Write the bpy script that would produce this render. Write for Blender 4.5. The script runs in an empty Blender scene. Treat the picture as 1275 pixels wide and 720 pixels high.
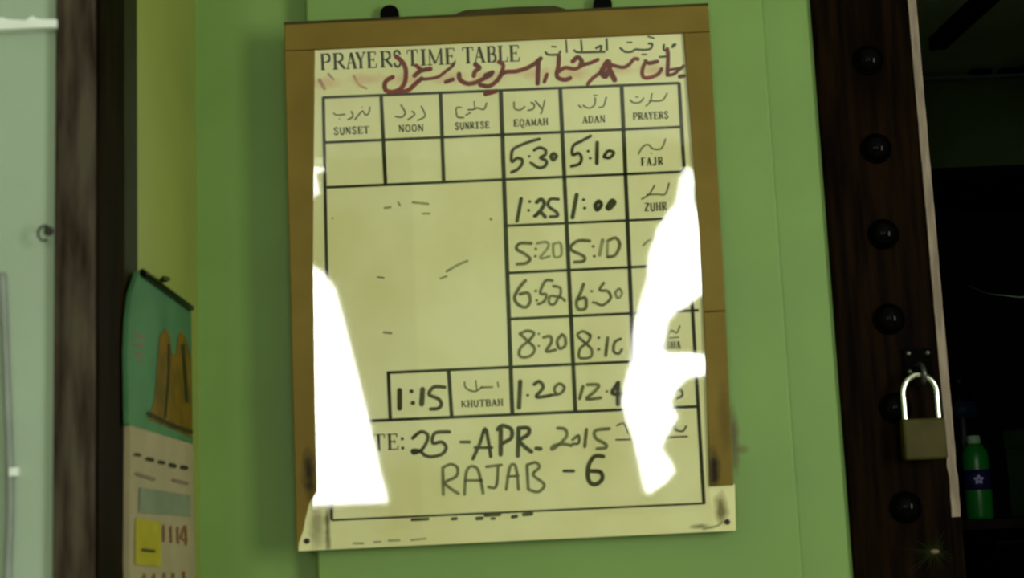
import bpy, bmesh, math, random
from mathutils import Matrix, Vector
random.seed(4)
scn = bpy.context.scene

# ------------------------------------------------------------------ camera
F = 1800.0                       # focal length in pixels of the 1275x720 frame
CAM = Vector((0.0, -1.75, 1.55))
ROT = Matrix.Rotation(math.radians(90 + 8.7), 4, 'X') @ Matrix.Rotation(math.radians(-2.4), 4, 'Z')
cam_d = bpy.data.cameras.new('camera')
cam_d.sensor_width = 36.0
cam_d.lens = F / 1275.0 * 36.0
cam_d.clip_start = 0.02
cam_d.dof.use_dof = True          # the photograph is slightly out of focus
cam_d.dof.focus_distance = 2.4
cam_d.dof.aperture_fstop = 6.0
cam = bpy.data.objects.new('camera', cam_d)
cam.matrix_world = Matrix.Translation(CAM) @ ROT
scn.collection.objects.link(cam)
scn.camera = cam

# ------------------------------------------------------------------ world, exposure
w = bpy.data.worlds.new('world'); scn.world = w; w.use_nodes = True
w.node_tree.nodes['Background'].inputs[0].default_value = (0.85, 0.93, 1.0, 1)
w.node_tree.nodes['Background'].inputs[1].default_value = 1.0
vs = scn.view_settings
vs.view_transform = 'Standard'; vs.look = 'None'; vs.gamma = 1.0; vs.use_curve_mapping = False
vs.exposure = -1.09
scn.cycles.use_denoising = True

# ------------------------------------------------------------------ pixel -> place
R3 = ROT.to_3x3()
def ray(px, py):
    return (R3 @ Vector(((px - 637.5) / F, -(py - 360.0) / F, -1.0)))
def onY(px, py, Y):              # point on a plane parallel to the back wall
    d = ray(px, py); t = (Y - CAM.y) / d.y
    return CAM + d * t
def onX(px, py, X):              # point on a plane parallel to the side wall
    d = ray(px, py); t = (X - CAM.x) / d.x
    return CAM + d * t
def onZ(px, py, Z):
    d = ray(px, py); t = (Z - CAM.z) / d.z
    return CAM + d * t
FILM_Y = -0.0542
REAR_Y = -4.2
MASK_Y = -4.12
def mirror(px, py, Y=MASK_Y):    # what the glossy film shows there on the rear wall
    p = onY(px, py, FILM_Y); d = ray(px, py); d = Vector((d.x, -d.y, d.z))
    return p + d * ((Y - p.y) / d.y)

# windows in the rear wall: daylight comes in through them
W1 = dict(x0=mirror(345, 480).x, x1=mirror(505, 480).x, z0=mirror(440, 628).z, z1=mirror(440, 150).z)
W2 = dict(x0=mirror(745, 420).x, x1=mirror(915, 420).x, z0=mirror(812, 616).z, z1=mirror(860, 205).z)
DAY = 28.0                        # radiance of the sky outside
def window_light(W, name):
    sx, sz = W['x1'] - W['x0'], W['z1'] - W['z0']
    l = bpy.data.lights.new(name, 'AREA'); l.shape = 'RECTANGLE'; l.size = sx; l.size_y = sz
    l.energy = math.pi * sx * sz * DAY
    l.color = (1.0, 1.0, 0.96)
    o = bpy.data.objects.new(name, l)
    o.matrix_world = Matrix.Translation(((W['x0'] + W['x1']) / 2, REAR_Y - 0.05, (W['z0'] + W['z1']) / 2)) @ Matrix.Rotation(math.radians(90), 4, 'X')
    scn.collection.objects.link(o)
window_light(W1, 'window_rear_left_offscreen'); window_light(W2, 'window_rear_right_offscreen')
# a window in the right-hand wall
W4 = dict(y0=-2.5, y1=-1.65, z0=1.25, z1=2.45, X=1.9)
l4 = bpy.data.lights.new('window_right_offscreen', 'AREA'); l4.shape = 'RECTANGLE'; l4.size = W4['z1'] - W4['z0']; l4.size_y = W4['y1'] - W4['y0']
l4.energy = math.pi * l4.size * l4.size_y * 32.0; l4.color = (1.0, 1.0, 0.94)
o4 = bpy.data.objects.new('window_right_offscreen', l4); scn.collection.objects.link(o4)
o4.matrix_world = Matrix.Translation((W4['X'] + 0.05, (W4['y0'] + W4['y1']) / 2, (W4['z0'] + W4['z1']) / 2)) @ Matrix.Rotation(math.radians(90), 4, 'Y')

# ------------------------------------------------------------------ materials
def mat(name, col, rough=0.6, var=0.12, scale=20.0, col2=None, bump=0.0, bscale=60.0, metal=0.0, spec=0.5, stretch=None, coat=0.0, detail=4.0, trans=0.0):
    m = bpy.data.materials.new(name); m.use_nodes = True
    nt = m.node_tree; N = nt.nodes; L = nt.links
    b = N['Principled BSDF']
    b.inputs['Roughness'].default_value = rough
    b.inputs['Metallic'].default_value = metal
    b.inputs['Specular IOR Level'].default_value = spec
    b.inputs['Coat Weight'].default_value = coat
    b.inputs['Transmission Weight'].default_value = trans
    tc = N.new('ShaderNodeTexCoord'); mp = N.new('ShaderNodeMapping')
    L.new(tc.outputs['Object'], mp.inputs['Vector'])
    if stretch: mp.inputs['Scale'].default_value = stretch
    nz = N.new('ShaderNodeTexNoise'); nz.inputs['Scale'].default_value = scale; nz.inputs['Detail'].default_value = detail
    L.new(mp.outputs[0], nz.inputs['Vector'])
    rp = N.new('ShaderNodeValToRGB')
    c2 = col2 or tuple(min(1, c * (1 + var)) for c in col)
    c1 = col if col2 else tuple(c * (1 - var) for c in col)
    rp.color_ramp.elements[0].color = (*c1, 1); rp.color_ramp.elements[1].color = (*c2, 1)
    rp.color_ramp.elements[0].position = 0.35; rp.color_ramp.elements[1].position = 0.65
    L.new(nz.outputs['Fac'], rp.inputs['Fac']); L.new(rp.outputs[0], b.inputs['Base Color'])
    if bump:
        n2 = N.new('ShaderNodeTexNoise'); n2.inputs['Scale'].default_value = bscale; n2.inputs['Detail'].default_value = 5
        L.new(mp.outputs[0], n2.inputs['Vector'])
        bp_ = N.new('ShaderNodeBump'); bp_.inputs['Strength'].default_value = bump; bp_.inputs['Distance'].default_value = 0.004
        L.new(n2.outputs['Fac'], bp_.inputs['Height']); L.new(bp_.outputs[0], b.inputs['Normal'])
    m['ramp'] = rp.name
    return m
def add_spots(m, spots, col):
    """stains: soft blobs of another colour at given places (object space = world space)"""
    nt = m.node_tree; N = nt.nodes; L = nt.links
    src = SRC.get(m.name) or N[m['ramp']].outputs[0]
    b = N['Principled BSDF']
    geo = N.new('ShaderNodeNewGeometry')
    nz = N.new('ShaderNodeTexNoise'); nz.inputs['Scale'].default_value = 55; nz.inputs['Detail'].default_value = 5
    L.new(geo.outputs['Position'], nz.inputs['Vector'])
    for (c, r, s) in spots:
        sub = N.new('ShaderNodeVectorMath'); sub.operation = 'SUBTRACT'; sub.inputs[1].default_value = c
        L.new(geo.outputs['Position'], sub.inputs[0])
        dv = N.new('ShaderNodeVectorMath'); dv.operation = 'DIVIDE'; dv.inputs[1].default_value = r
        L.new(sub.outputs[0], dv.inputs[0])
        ln = N.new('ShaderNodeVectorMath'); ln.operation = 'LENGTH'; L.new(dv.outputs[0], ln.inputs[0])
        ad = N.new('ShaderNodeMath'); ad.operation = 'MULTIPLY_ADD'; ad.inputs[1].default_value = 1.1; L.new(nz.outputs['Fac'], ad.inputs[0]); L.new(ln.outputs['Value'], ad.inputs[2])
        mr = N.new('ShaderNodeMapRange'); mr.inputs['From Min'].default_value = 0.75; mr.inputs['From Max'].default_value = 1.45
        mr.inputs['To Min'].default_value = s; mr.inputs['To Max'].default_value = 0.0
        L.new(ad.outputs[0], mr.inputs['Value'])
        mx = N.new('ShaderNodeMix'); mx.data_type = 'RGBA'
        L.new(mr.outputs[0], mx.inputs[0]); L.new(src, mx.inputs[6]); mx.inputs[7].default_value = (*col, 1)
        src = mx.outputs[2]
    L.new(src, b.inputs['Base Color'])
    SRC[m.name] = src
SRC = {}

M = {}
M['wall'] = mat('green_wall_paint', (0.178, 0.312, 0.066), 0.55, var=0.05, scale=6, bump=0.05, bscale=90)
M['side'] = mat('olive_green_wall_paint', (0.25, 0.295, 0.052), 0.5, var=0.05, scale=6, bump=0.05, bscale=90)
M['pale'] = mat('pale_green_wall_paint', (0.355, 0.45, 0.315), 0.6, var=0.06, scale=5, bump=0.06, bscale=60)
M['white'] = mat('white_paint', (0.84, 0.9, 0.8), 0.5, var=0.06, scale=30)
M['room'] = mat('light_room_paint', (0.50, 0.60, 0.36), 0.7, var=0.04, scale=4)
M['ceil'] = mat('ceiling_paint', (0.62, 0.65, 0.52), 0.8, var=0.04, scale=4)
M['floor'] = mat('floor_concrete', (0.28, 0.26, 0.20), 0.6, var=0.15, scale=8)
M['darkwood'] = mat('dark_varnished_wood', (0.0022, 0.0009, 0.0004), 0.4, col2=(0.010, 0.0046, 0.0012), scale=14, stretch=(6, 6, 0.5), bump=0.05, bscale=30, spec=0.012)
M['wornwood'] = mat('worn_dark_wood', (0.022, 0.013, 0.008), 0.5, col2=(0.08, 0.066, 0.042), scale=18, stretch=(5, 5, 0.6), bump=0.15, bscale=40, spec=0.05)
M['bare'] = mat('bare_wood_edge', (0.27, 0.21, 0.15), 0.6, var=0.25, scale=30, stretch=(3, 3, 0.7), bump=0.3, bscale=40)
M['olive'] = mat('dark_olive_paint', (0.018, 0.021, 0.004), 0.6, var=0.1, spec=0.1)
M['rail'] = mat('brown_frame_rail', (0.175, 0.118, 0.019), 0.5, col2=(0.215, 0.148, 0.026), scale=10, bump=0.05, spec=0.12)
M['sheet'] = mat('cream_sheet', (0.74, 0.72, 0.335), 0.6, col2=(0.83, 0.82, 0.44), scale=9, spec=0.1)
M['backing'] = mat('fibreboard', (0.055, 0.045, 0.014), 0.7, spec=0.1)
M['ink'] = mat('black_print', (0.028, 0.032, 0.010), 0.5, spec=0.08)
M['marker'] = mat('black_marker', (0.055, 0.058, 0.018), 0.5, var=0.3, scale=60, spec=0.08)
M['marker2'] = mat('faded_marker', (0.15, 0.155, 0.055), 0.5, var=0.3, scale=60, spec=0.08)
M['marker3'] = mat('very_faded_marker', (0.30, 0.31, 0.135), 0.5, var=0.2, scale=60, spec=0.08)
M['red'] = mat('red_marker', (0.17, 0.012, 0.005), 0.5, var=0.35, scale=40, spec=0.08)
M['pink'] = mat('smudged_red_marker', (0.50, 0.33, 0.17), 0.5, var=0.2, scale=40, spec=0.08)
M['black'] = mat('black_metal', (0.0014, 0.0011, 0.001), 0.12, var=0.2, spec=0.045)
M['nail'] = mat('rusty_nail', (0.02, 0.015, 0.008), 0.5)
M['brass'] = mat('aged_brass', (0.045, 0.037, 0.003), 0.5, var=0.2, scale=30, spec=0.15)
M['steel'] = mat('polished_steel', (0.75, 0.75, 0.70), 0.18, var=0.1, metal=1.0)
M['dullsteel'] = mat('dull_steel', (0.10, 0.095, 0.085), 0.35, var=0.2, metal=0.8)
M['grey'] = mat('grey_plastic', (0.20, 0.23, 0.19), 0.5)
M['curtain'] = mat('dark_curtain_cloth', (0.10, 0.11, 0.06), 0.9)  # dark cloth of the added masks that shape the window glare
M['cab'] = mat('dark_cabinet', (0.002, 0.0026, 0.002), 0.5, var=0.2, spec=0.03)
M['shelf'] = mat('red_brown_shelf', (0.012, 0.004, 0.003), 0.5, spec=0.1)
M['bottle'] = mat('green_bottle', (0.009, 0.21, 0.024), 0.3, var=0.1)
M['cap'] = mat('pale_green_cap', (0.35, 0.55, 0.36), 0.4)
M['violet'] = mat('violet_label', (0.014, 0.009, 0.085), 0.4)
M['lilac'] = mat('lilac_mark', (0.45, 0.38, 0.85), 0.4)
M['navy'] = mat('navy_plastic', (0.004, 0.004, 0.010), 0.3, spec=0.1)
M['blue'] = mat('blue_mark', (0.010, 0.026, 0.05), 0.4, spec=0.1)
M['dgreen'] = mat('dark_green_card', (0.006, 0.022, 0.005), 0.6, spec=0.05)
M['teal'] = mat('teal_print', (0.062, 0.165, 0.066), 0.5, var=0.15, scale=12, spec=0.06)
M['gold'] = mat('brown_gold_print', (0.17, 0.095, 0.005), 0.5, col2=(0.085, 0.06, 0.006), scale=30, spec=0.06)
M['goldd'] = mat('dark_print', (0.025, 0.03, 0.008), 0.5, spec=0.06)
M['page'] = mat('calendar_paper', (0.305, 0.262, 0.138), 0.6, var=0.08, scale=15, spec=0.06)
M['pageg'] = mat('grey_green_print', (0.17, 0.205, 0.12), 0.6, spec=0.06)
M['yellow'] = mat('yellow_print', (0.33, 0.29, 0.02), 0.6, spec=0.06)
M['orange'] = mat('orange_print', (0.20, 0.085, 0.035), 0.6, spec=0.06)
M['rose'] = mat('rose_print', (0.19, 0.14, 0.085), 0.6, spec=0.06)
M['straw'] = mat('dark_green_straw', (0.022, 0.030, 0.009), 0.6, spec=0.05)  # dark green tone of the rosette spikes
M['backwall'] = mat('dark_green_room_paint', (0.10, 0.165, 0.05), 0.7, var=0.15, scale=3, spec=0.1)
M['backceil'] = mat('grey_roof_board', (0.50, 0.60, 0.42), 0.7, var=0.12, scale=3)

# clear laminate: mirror-like at the surface, otherwise transparent
fm = bpy.data.materials.new('clear_laminate'); fm.use_nodes = True
nt = fm.node_tree; nt.nodes.clear()
o_ = nt.nodes.new('ShaderNodeOutputMaterial'); mx_ = nt.nodes.new('ShaderNodeMixShader')
tr_ = nt.nodes.new('ShaderNodeBsdfTransparent'); gl_ = nt.nodes.new('ShaderNodeBsdfGlossy'); fr_ = nt.nodes.new('ShaderNodeFresnel')
fr_.inputs['IOR'].default_value = 1.84; gl_.inputs['Roughness'].default_value = 0.03
gl_.inputs['Color'].default_value = (1, 1, 1, 1)
nt.links.new(fr_.outputs[0], mx_.inputs[0]); nt.links.new(tr_.outputs[0], mx_.inputs[1]); nt.links.new(gl_.outputs[0], mx_.inputs[2]); nt.links.new(mx_.outputs[0], o_.inputs[0])
M['film'] = fm

# ------------------------------------------------------------------ mesh helpers
def link(name, me, m, parent=None, smooth=False):
    o = bpy.data.objects.new(name, me)
    scn.collection.objects.link(o)
    if m is not None: me.materials.append(M[m] if isinstance(m, str) else m)
    if smooth:
        for p in me.polygons: p.use_smooth = True
    if parent is not None: adopt(o, parent)
    return o
def wmat(o):
    mw = Matrix.Identity(4)
    while o is not None:
        mw = Matrix.Translation(o.location) @ mw if not o.parent else mw
        o = o.parent
    return mw
ROOTLOC = {}
def adopt(o, parent):
    o.parent = parent
    o.matrix_parent_inverse = Matrix.Translation(-ROOTLOC.get(parent.name, Vector((0, 0, 0))))
    ROOTLOC[o.name] = Vector((0, 0, 0))
def pyd(name, vs_, fs, m, parent=None, smooth=False):
    me = bpy.data.meshes.new(name); me.from_pydata([tuple(v) for v in vs_], [], fs); me.update()
    return link(name, me, m, parent, smooth)
def bmo(name, bm, m, parent=None, smooth=False):
    bmesh.ops.recalc_face_normals(bm, faces=bm.faces)
    me = bpy.data.meshes.new(name); bm.to_mesh(me); bm.free()
    return link(name, me, m, parent, smooth)
def tag(o, label=None, cat=None, group=None, kind=None):
    if label: o['label'] = label
    if cat: o['category'] = cat
    if group: o['group'] = group
    if kind: o['kind'] = kind
    return o
def empty(name, loc, label=None, cat=None, group=None, kind=None):
    o = bpy.data.objects.new(name, None); scn.collection.objects.link(o); o.location = loc
    o.empty_display_size = 0.05
    ROOTLOC[o.name] = Vector(loc)
    return tag(o, label, cat, group, kind)
def box(name, x0, x1, y0, y1, z0, z1, m, parent=None, bev=0.0):
    bm = bmesh.new()
    v = [bm.verts.new((x, y, z)) for x in (x0, x1) for y in (y0, y1) for z in (z0, z1)]
    for f in ((0, 1, 3, 2), (4, 6, 7, 5), (0, 4, 5, 1), (2, 3, 7, 6), (0, 2, 6, 4), (1, 5, 7, 3)):
        bm.faces.new([v[i] for i in f])
    if bev: bmesh.ops.bevel(bm, geom=list(bm.edges), offset=bev, segments=2, affect='EDGES', profile=0.5)
    return bmo(name, bm, m, parent)
def prism(name, pts, y_front, y_back, m, parent=None, bev=0.0):
    """closed outline on a plane parallel to the back wall, given as (x,z), given thickness"""
    bm = bmesh.new()
    a = [bm.verts.new((x, y_front, z)) for x, z in pts]; b = [bm.verts.new((x, y_back, z)) for x, z in pts]
    n = len(pts)
    ff = bm.faces.new(a); bm.faces.new(b[::-1])
    for i in range(n): bm.faces.new((a[i], b[i], b[(i + 1) % n], a[(i + 1) % n]))
    if bev:
        bmesh.ops.bevel(bm, geom=list(ff.edges), offset=bev, segments=2, affect='EDGES', profile=0.5)
    return bmo(name, bm, m, parent)
def xz(pts, Y):
    return [(onY(x, y, Y).x, onY(x, y, Y).z) for x, y in pts]
def smooth_line(p, n=5):
    if len(p) < 3: return p
    out = []
    q = [p[0]] + list(p) + [p[-1]]
    for i in range(1, len(q) - 2):
        p0, p1, p2, p3 = q[i - 1], q[i], q[i + 1], q[i + 2]
        for k in range(n):
            t = k / n
            out.append(tuple(0.5 * (2 * p1[j] + (p2[j] - p0[j]) * t + (2 * p0[j] - 5 * p1[j] + 4 * p2[j] - p3[j]) * t * t + (3 * p1[j] - p0[j] - 3 * p2[j] + p3[j]) * t ** 3) for j in (0, 1)))
    out.append(tuple(p[-1]))
    return out
def ribbon(vs_, fs, pts, wd, place, rnd=True, curve=True):
    """a pen stroke in pixel space laid on a surface by place(px,py)"""
    if len(pts) == 1: pts = [pts[0], (pts[0][0] + 0.3, pts[0][1])]
    if curve: pts = smooth_line(pts)
    h = wd / 2; n = len(pts); L = []; Rr = []
    for i in range(n):
        a = pts[max(0, i - 1)]; b = pts[min(n - 1, i + 1)]
        dx, dy = b[0] - a[0], b[1] - a[1]; l = math.hypot(dx, dy) or 1
        nx, ny = -dy / l * h, dx / l * h
        L.append((pts[i][0] + nx, pts[i][1] + ny)); Rr.append((pts[i][0] - nx, pts[i][1] - ny))
    base = len(vs_)
    for i in range(n): vs_.append(place(*L[i])); vs_.append(place(*Rr[i]))
    for i in range(n - 1):
        k = base + 2 * i; fs.append((k, k + 2, k + 3, k + 1))
    if rnd:
        for e, j in ((0, 1), (n - 1, n - 2)):
            c = pts[e]; d = (c[0] - pts[j][0], c[1] - pts[j][1]); a0 = math.atan2(d[1], d[0])
            b = len(vs_); vs_.append(place(*c))
            for k in range(7):
                a = a0 - math.pi / 2 + math.pi * k / 6
                vs_.append(place(c[0] + h * math.cos(a), c[1] + h * math.sin(a)))
            for k in range(6): fs.append((b, b + 1 + k, b + 2 + k))
def strokes(name, lst, m, parent, place, rnd=True, curve=True):
    vs_, fs = [], []
    for pts, wd in lst: ribbon(vs_, fs, pts, wd, place, rnd, curve)
    return pyd(name, vs_, fs, m, parent)
def each(name, lst, m, parent, place):
    for one in lst: strokes(name, [one], m, parent, place)
def patch(name, pts, m, parent, place):
    return pyd(name, [place(*p) for p in pts], [tuple(range(len(pts)))], m, parent)
def tube(name, pts, r, m, parent=None, seg=10, sub=6):
    """round tube along 3-D points (smoothed)"""
    P = [Vector(p) for p in pts]
    if len(P) > 2:
        Q = [P[0]] + P + [P[-1]]; out = []
        for i in range(1, len(Q) - 2):
            for k in range(sub):
                t = k / sub; p0, p1, p2, p3 = Q[i - 1], Q[i], Q[i + 1], Q[i + 2]
                out.append(0.5 * (2 * p1 + (p2 - p0) * t + (2 * p0 - 5 * p1 + 4 * p2 - p3) * t * t + (3 * p1 - p0 - 3 * p2 + p3) * t ** 3))
        out.append(P[-1]); P = out
    vs_, fs = [], []
    up = Vector((0.31, 0.17, 0.93)).normalized()
    for i, p in enumerate(P):
        d = (P[min(i + 1, len(P) - 1)] - P[max(i - 1, 0)]).normalized()
        a = d.cross(up)
        if a.length < 1e-3: a = d.cross(Vector((1, 0, 0)))
        a.normalize(); b = d.cross(a).normalized()
        for k in range(seg):
            t = 2 * math.pi * k / seg; vs_.append(p + (a * math.cos(t) + b * math.sin(t)) * r)
    for i in range(len(P) - 1):
        for k in range(seg):
            fs.append((i * seg + k, i * seg + (k + 1) % seg, (i + 1) * seg + (k + 1) % seg, (i + 1) * seg + k))
    fs.append(tuple(range(seg))[::-1]); fs.append(tuple((len(P) - 1) * seg + k for k in range(seg)))
    return pyd(name, vs_, fs, m, parent, smooth=True)
def lathe(name, prof, c, m, parent=None, axis='Z', seg=28, sc=(1, 1)):
    """profile of (radius, along-axis) turned round Z or round -Y (facing the room)"""
    vs_, fs = [], []
    for r, h in prof:
        for k in range(seg):
            t = 2 * math.pi * k / seg; u, v = r * math.cos(t) * sc[0], r * math.sin(t) * sc[1]
            vs_.append((c[0] + u, c[1] + v, c[2] + h) if axis == 'Z' else (c[0] + u, c[1] - h, c[2] + v))
    n = len(prof)
    for i in range(n - 1):
        for k in range(seg):
            fs.append((i * seg + k, i * seg + (k + 1) % seg, (i + 1) * seg + (k + 1) % seg, (i + 1) * seg + k))
    fs.append(tuple(range(seg))[::-1]); fs.append(tuple((n - 1) * seg + k for k in range(seg)))
    me = bpy.data.meshes.new(name); me.from_pydata(vs_, [], fs); me.update()
    bm = bmesh.new(); bm.from_mesh(me); bmesh.ops.recalc_face_normals(bm, faces=bm.faces); bm.to_mesh(me); bm.free()
    o = link(name, me, m, parent, smooth=True)
    return o

# ------------------------------------------------------------------ the setting
PY = -0.008                                    # front of the door post
SX = -0.385                                    # side wall plane
PX0 = onY(1037, 360, (PY +0.0000)).x                 # door post left edge
PX1 = onY(1161.5, 360, (PY +0.0000)).x                 # its right edge
PX2 = PX1 + 0.0125
CEIL = 3.0
DOORTOP = 2.42
XL, XR = -2.2, 1.9
st = lambda o, l: tag(o, l, kind='structure')
st(box('wall_back', SX - 0.15, PX0 + 0.01, 0.0, 0.12, 0, CEIL, 'wall'), 'green painted wall behind the framed prayer timetable')
PAN = -0.030
wp = box('trim_1', onY(380.5, 0, PAN).x, onY(949, 0, PAN).x, PAN, 0.0, 0, CEIL, 'wall', bev=0.003)
st(wp, 'raised flat green panel of the wall the timetable hangs on')
st(box('wall_left', SX - 0.15, SX, -0.36, 0.0, 0, CEIL, 'side'), 'yellowish green return wall where the calendar hangs')
FX = onY(70, 360, -0.45).x
st(box('wall_front_left', XL, FX + 0.01, -0.45, -0.33, 0, CEIL, 'pale'), 'pale grey green wall beyond the dark post beside the calendar')
st(box('wall_far_left', XL - 0.12, XL, REAR_Y, -0.33, 0, CEIL, 'room'), 'light green wall of the room')
wr = empty('wall_right', (XR, -1, 0), kind='structure'); wr['label'] = 'light green wall of the room by the doorway, with a window'
box('wall_section', XR, XR + 0.12, REAR_Y, W4['y0'], 0, CEIL, 'room', wr)
box('wall_section', XR, XR + 0.12, W4['y1'], 0.12, 0, CEIL, 'room', wr)
box('wall_section', XR, XR + 0.12, W4['y0'], W4['y1'], 0, W4['z0'], 'room', wr)
box('wall_section', XR, XR + 0.12, W4['y0'], W4['y1'], W4['z1'], CEIL, 'room', wr)
w4 = empty('window_3', (XR, -2.1, W4['z0']), kind='structure'); w4['label'] = 'window in the wall by the doorway'
for y0, y1, z0, z1 in ((W4['y0'] - .03, W4['y0'], W4['z0'] - .03, W4['z1'] + .03), (W4['y1'], W4['y1'] + .03, W4['z0'] - .03, W4['z1'] + .03), (W4['y0'], W4['y1'], W4['z0'] - .03, W4['z0']), (W4['y0'], W4['y1'], W4['z1'], W4['z1'] + .03)):
    box('window_frame', XR - 0.015, XR + 0.02, y0, y1, z0, z1, 'darkwood', w4)
st(box('floor', XL - 0.12, 3.2, REAR_Y - 0.12, 2.6, -0.1, 0, 'floor'), 'plain grey floor')
st(box('ceiling', XL - 0.12, XR + 0.12, REAR_Y - 0.12, 0.12, CEIL, CEIL + 0.1, 'ceil'), 'pale ceiling of the front room')
# wall right of the doorway and above it
st(box('wall_doorway', 1.35, XR + 0.01, 0.0, 0.12, 0, CEIL, 'wall'), 'green wall on the far side of the doorway')
st(box('wall_over_doorway', PX0 + 0.01, 1.35, 0.0, 0.12, DOORTOP + 0.1, CEIL, 'wall'), 'green wall above the doorway')
# rear wall with two window openings
def rear_wall():
    xs = [XL - 0.12, W1['x0'], W1['x1'], W2['x0'], W2['x1'], XR + 0.12]
    root = empty('wall_rear', (0, REAR_Y, 0), kind='structure'); root['label'] = 'light green rear wall of the room with two windows'
    box('wall_section', xs[0], xs[1], REAR_Y - 0.12, REAR_Y, 0, CEIL, 'room', root)
    box('wall_section', xs[2], xs[3], REAR_Y - 0.12, REAR_Y, 0, CEIL, 'room', root)
    box('wall_section', xs[4], xs[5], REAR_Y - 0.12, REAR_Y, 0, CEIL, 'room', root)
    for W in (W1, W2):
        box('wall_section', W['x0'], W['x1'], REAR_Y - 0.12, REAR_Y, 0, W['z0'], 'room', root)
        box('wall_section', W['x0'], W['x1'], REAR_Y - 0.12, REAR_Y, W['z1'], CEIL, 'room', root)
rear_wall()
for i, W in enumerate((W1, W2)):
    fr = empty('window_%d' % (i + 1), (W['x0'], REAR_Y, W['z0']), kind='structure'); fr['label'] = ['window opening with one drawn curtain', 'window opening with two ragged curtains'][i]
    t = 0.03
    box('window_frame', W['x0'] - t, W['x0'], REAR_Y - 0.02, REAR_Y + 0.015, W['z0'] - t, W['z1'] + t, 'darkwood', fr)
    box('window_frame', W['x1'], W['x1'] + t, REAR_Y - 0.02, REAR_Y + 0.015, W['z0'] - t, W['z1'] + t, 'darkwood', fr)
    box('window_frame', W['x0'], W['x1'], REAR_Y - 0.02, REAR_Y + 0.015, W['z1'], W['z1'] + t, 'darkwood', fr)
    box('window_sill', W['x0'], W['x1'], REAR_Y - 0.02, REAR_Y + 0.05, W['z0'] - t, W['z0'], 'darkwood', fr)
# added unseen masks; inner edges cut to shape the glare on the sheet
def glare_mask(edge, xout, label):
    P = [mirror(x, y) for x, y in edge]
    vs_, fs = [], []; n = 9
    for p in P:
        for k in range(n):
            t = k / (n - 1); x = p.x + (xout - p.x) * t
            vs_.append((x, MASK_Y + 0.012 * math.sin(x * 60) * min(1, t * 3), p.z))
    for i in range(len(P) - 1):
        for k in range(n - 1):
            a = i * n + k; fs.append((a, a + 1, a + n + 1, a + n))
    o = pyd('curtain', vs_, fs, 'curtain', smooth=True)
    md = o.modifiers.new('thick', 'SOLIDIFY'); md.thickness = 0.003
    return tag(o, label, 'curtain')
E1 = [(370, 120), (375, 190), (404, 194), (404, 212), (392, 216), (398, 240), (380, 250), (378, 325), (404, 340), (419, 362), (435, 425), (452, 495), (470, 570), (487, 640), (490, 660)]
glare_mask(E1, W1['x1'] + 0.05, 'dark curtain pulled diagonally across a rear window')
EL = [(850, 180), (850, 212), (846, 232), (838, 258), (817, 288), (809, 315), (806, 345), (797, 375), (790, 400), (787, 430), (783, 455), (776, 490), (775, 505), (783, 530), (790, 550), (797, 580), (803, 614), (803, 640)]
ER = [(853, 180), (860, 215), (866, 250), (880, 285), (890, 300), (890, 362), (868, 370), (846, 387), (833, 402), (827, 430), (832, 439), (888, 442), (888, 464), (858, 470), (848, 480), (838, 500), (846, 520), (830, 542), (821, 560), (834, 574), (839, 588), (830, 602), (812, 614), (812, 640)]
glare_mask(EL, W2['x0'] - 0.05, 'dark ragged curtain on the rear window, its slanting half')
glare_mask(ER, W2['x1'] + 0.05, 'dark ragged curtain on the rear window, its notched half')
cr = empty('curtain_rail', (0, MASK_Y, W1['z1'] + 0.05), 'thin dark rod the rear curtains hang from', 'curtain rod')
box('rod', W1['x0'] - 0.1, W2['x1'] + 0.1, MASK_Y - 0.045, MASK_Y - 0.03, W1['z1'] + 0.03, W1['z1'] + 0.05, 'darkwood', cr)
for x in (W1['x0'] - 0.08, 0.0, W2['x1'] + 0.08):
    box('bracket', x - 0.01, x + 0.01, REAR_Y, MASK_Y - 0.03, W1['z1'] + 0.025, W1['z1'] + 0.04, 'darkwood', cr)

# left door post beside the pale wall
lp = empty('trim_2', (FX, -0.46, 0), kind='structure'); lp['label'] = 'dark worn wooden post between the pale wall and the calendar'
PF = onY(120, 360, -0.456).x
PBY = onX(156, 360, PF).y
box('front_face', FX, PF - 0.002, -0.458, -0.449, 0, CEIL, 'wornwood', lp, bev=0.002)
box('post_body', FX, PF, -0.449, PBY, 0, CEIL, 'darkwood', lp, bev=0.002)
OY = onX(171, 200, SX + 0.004).y
box('side_stop', SX - 0.02, SX + 0.004, PBY, OY, 0, CEIL, 'olive', lp)

# white crooked strip high on the pale wall
def white_strip():
    top = [(-40, 23), (-5, 22), (4, 22), (10, 24), (32, 25), (36, 22), (41, 20), (46, 23), (55, 24), (70, 24)]
    bot = [(70, 34), (40, 34.5), (15, 36), (-40, 37)]
    o = prism('trim_3', xz(top + bot, -0.462), -0.462, -0.449, 'white')
    st(o, 'white lumpy strip running across the pale wall')
white_strip()
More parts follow.
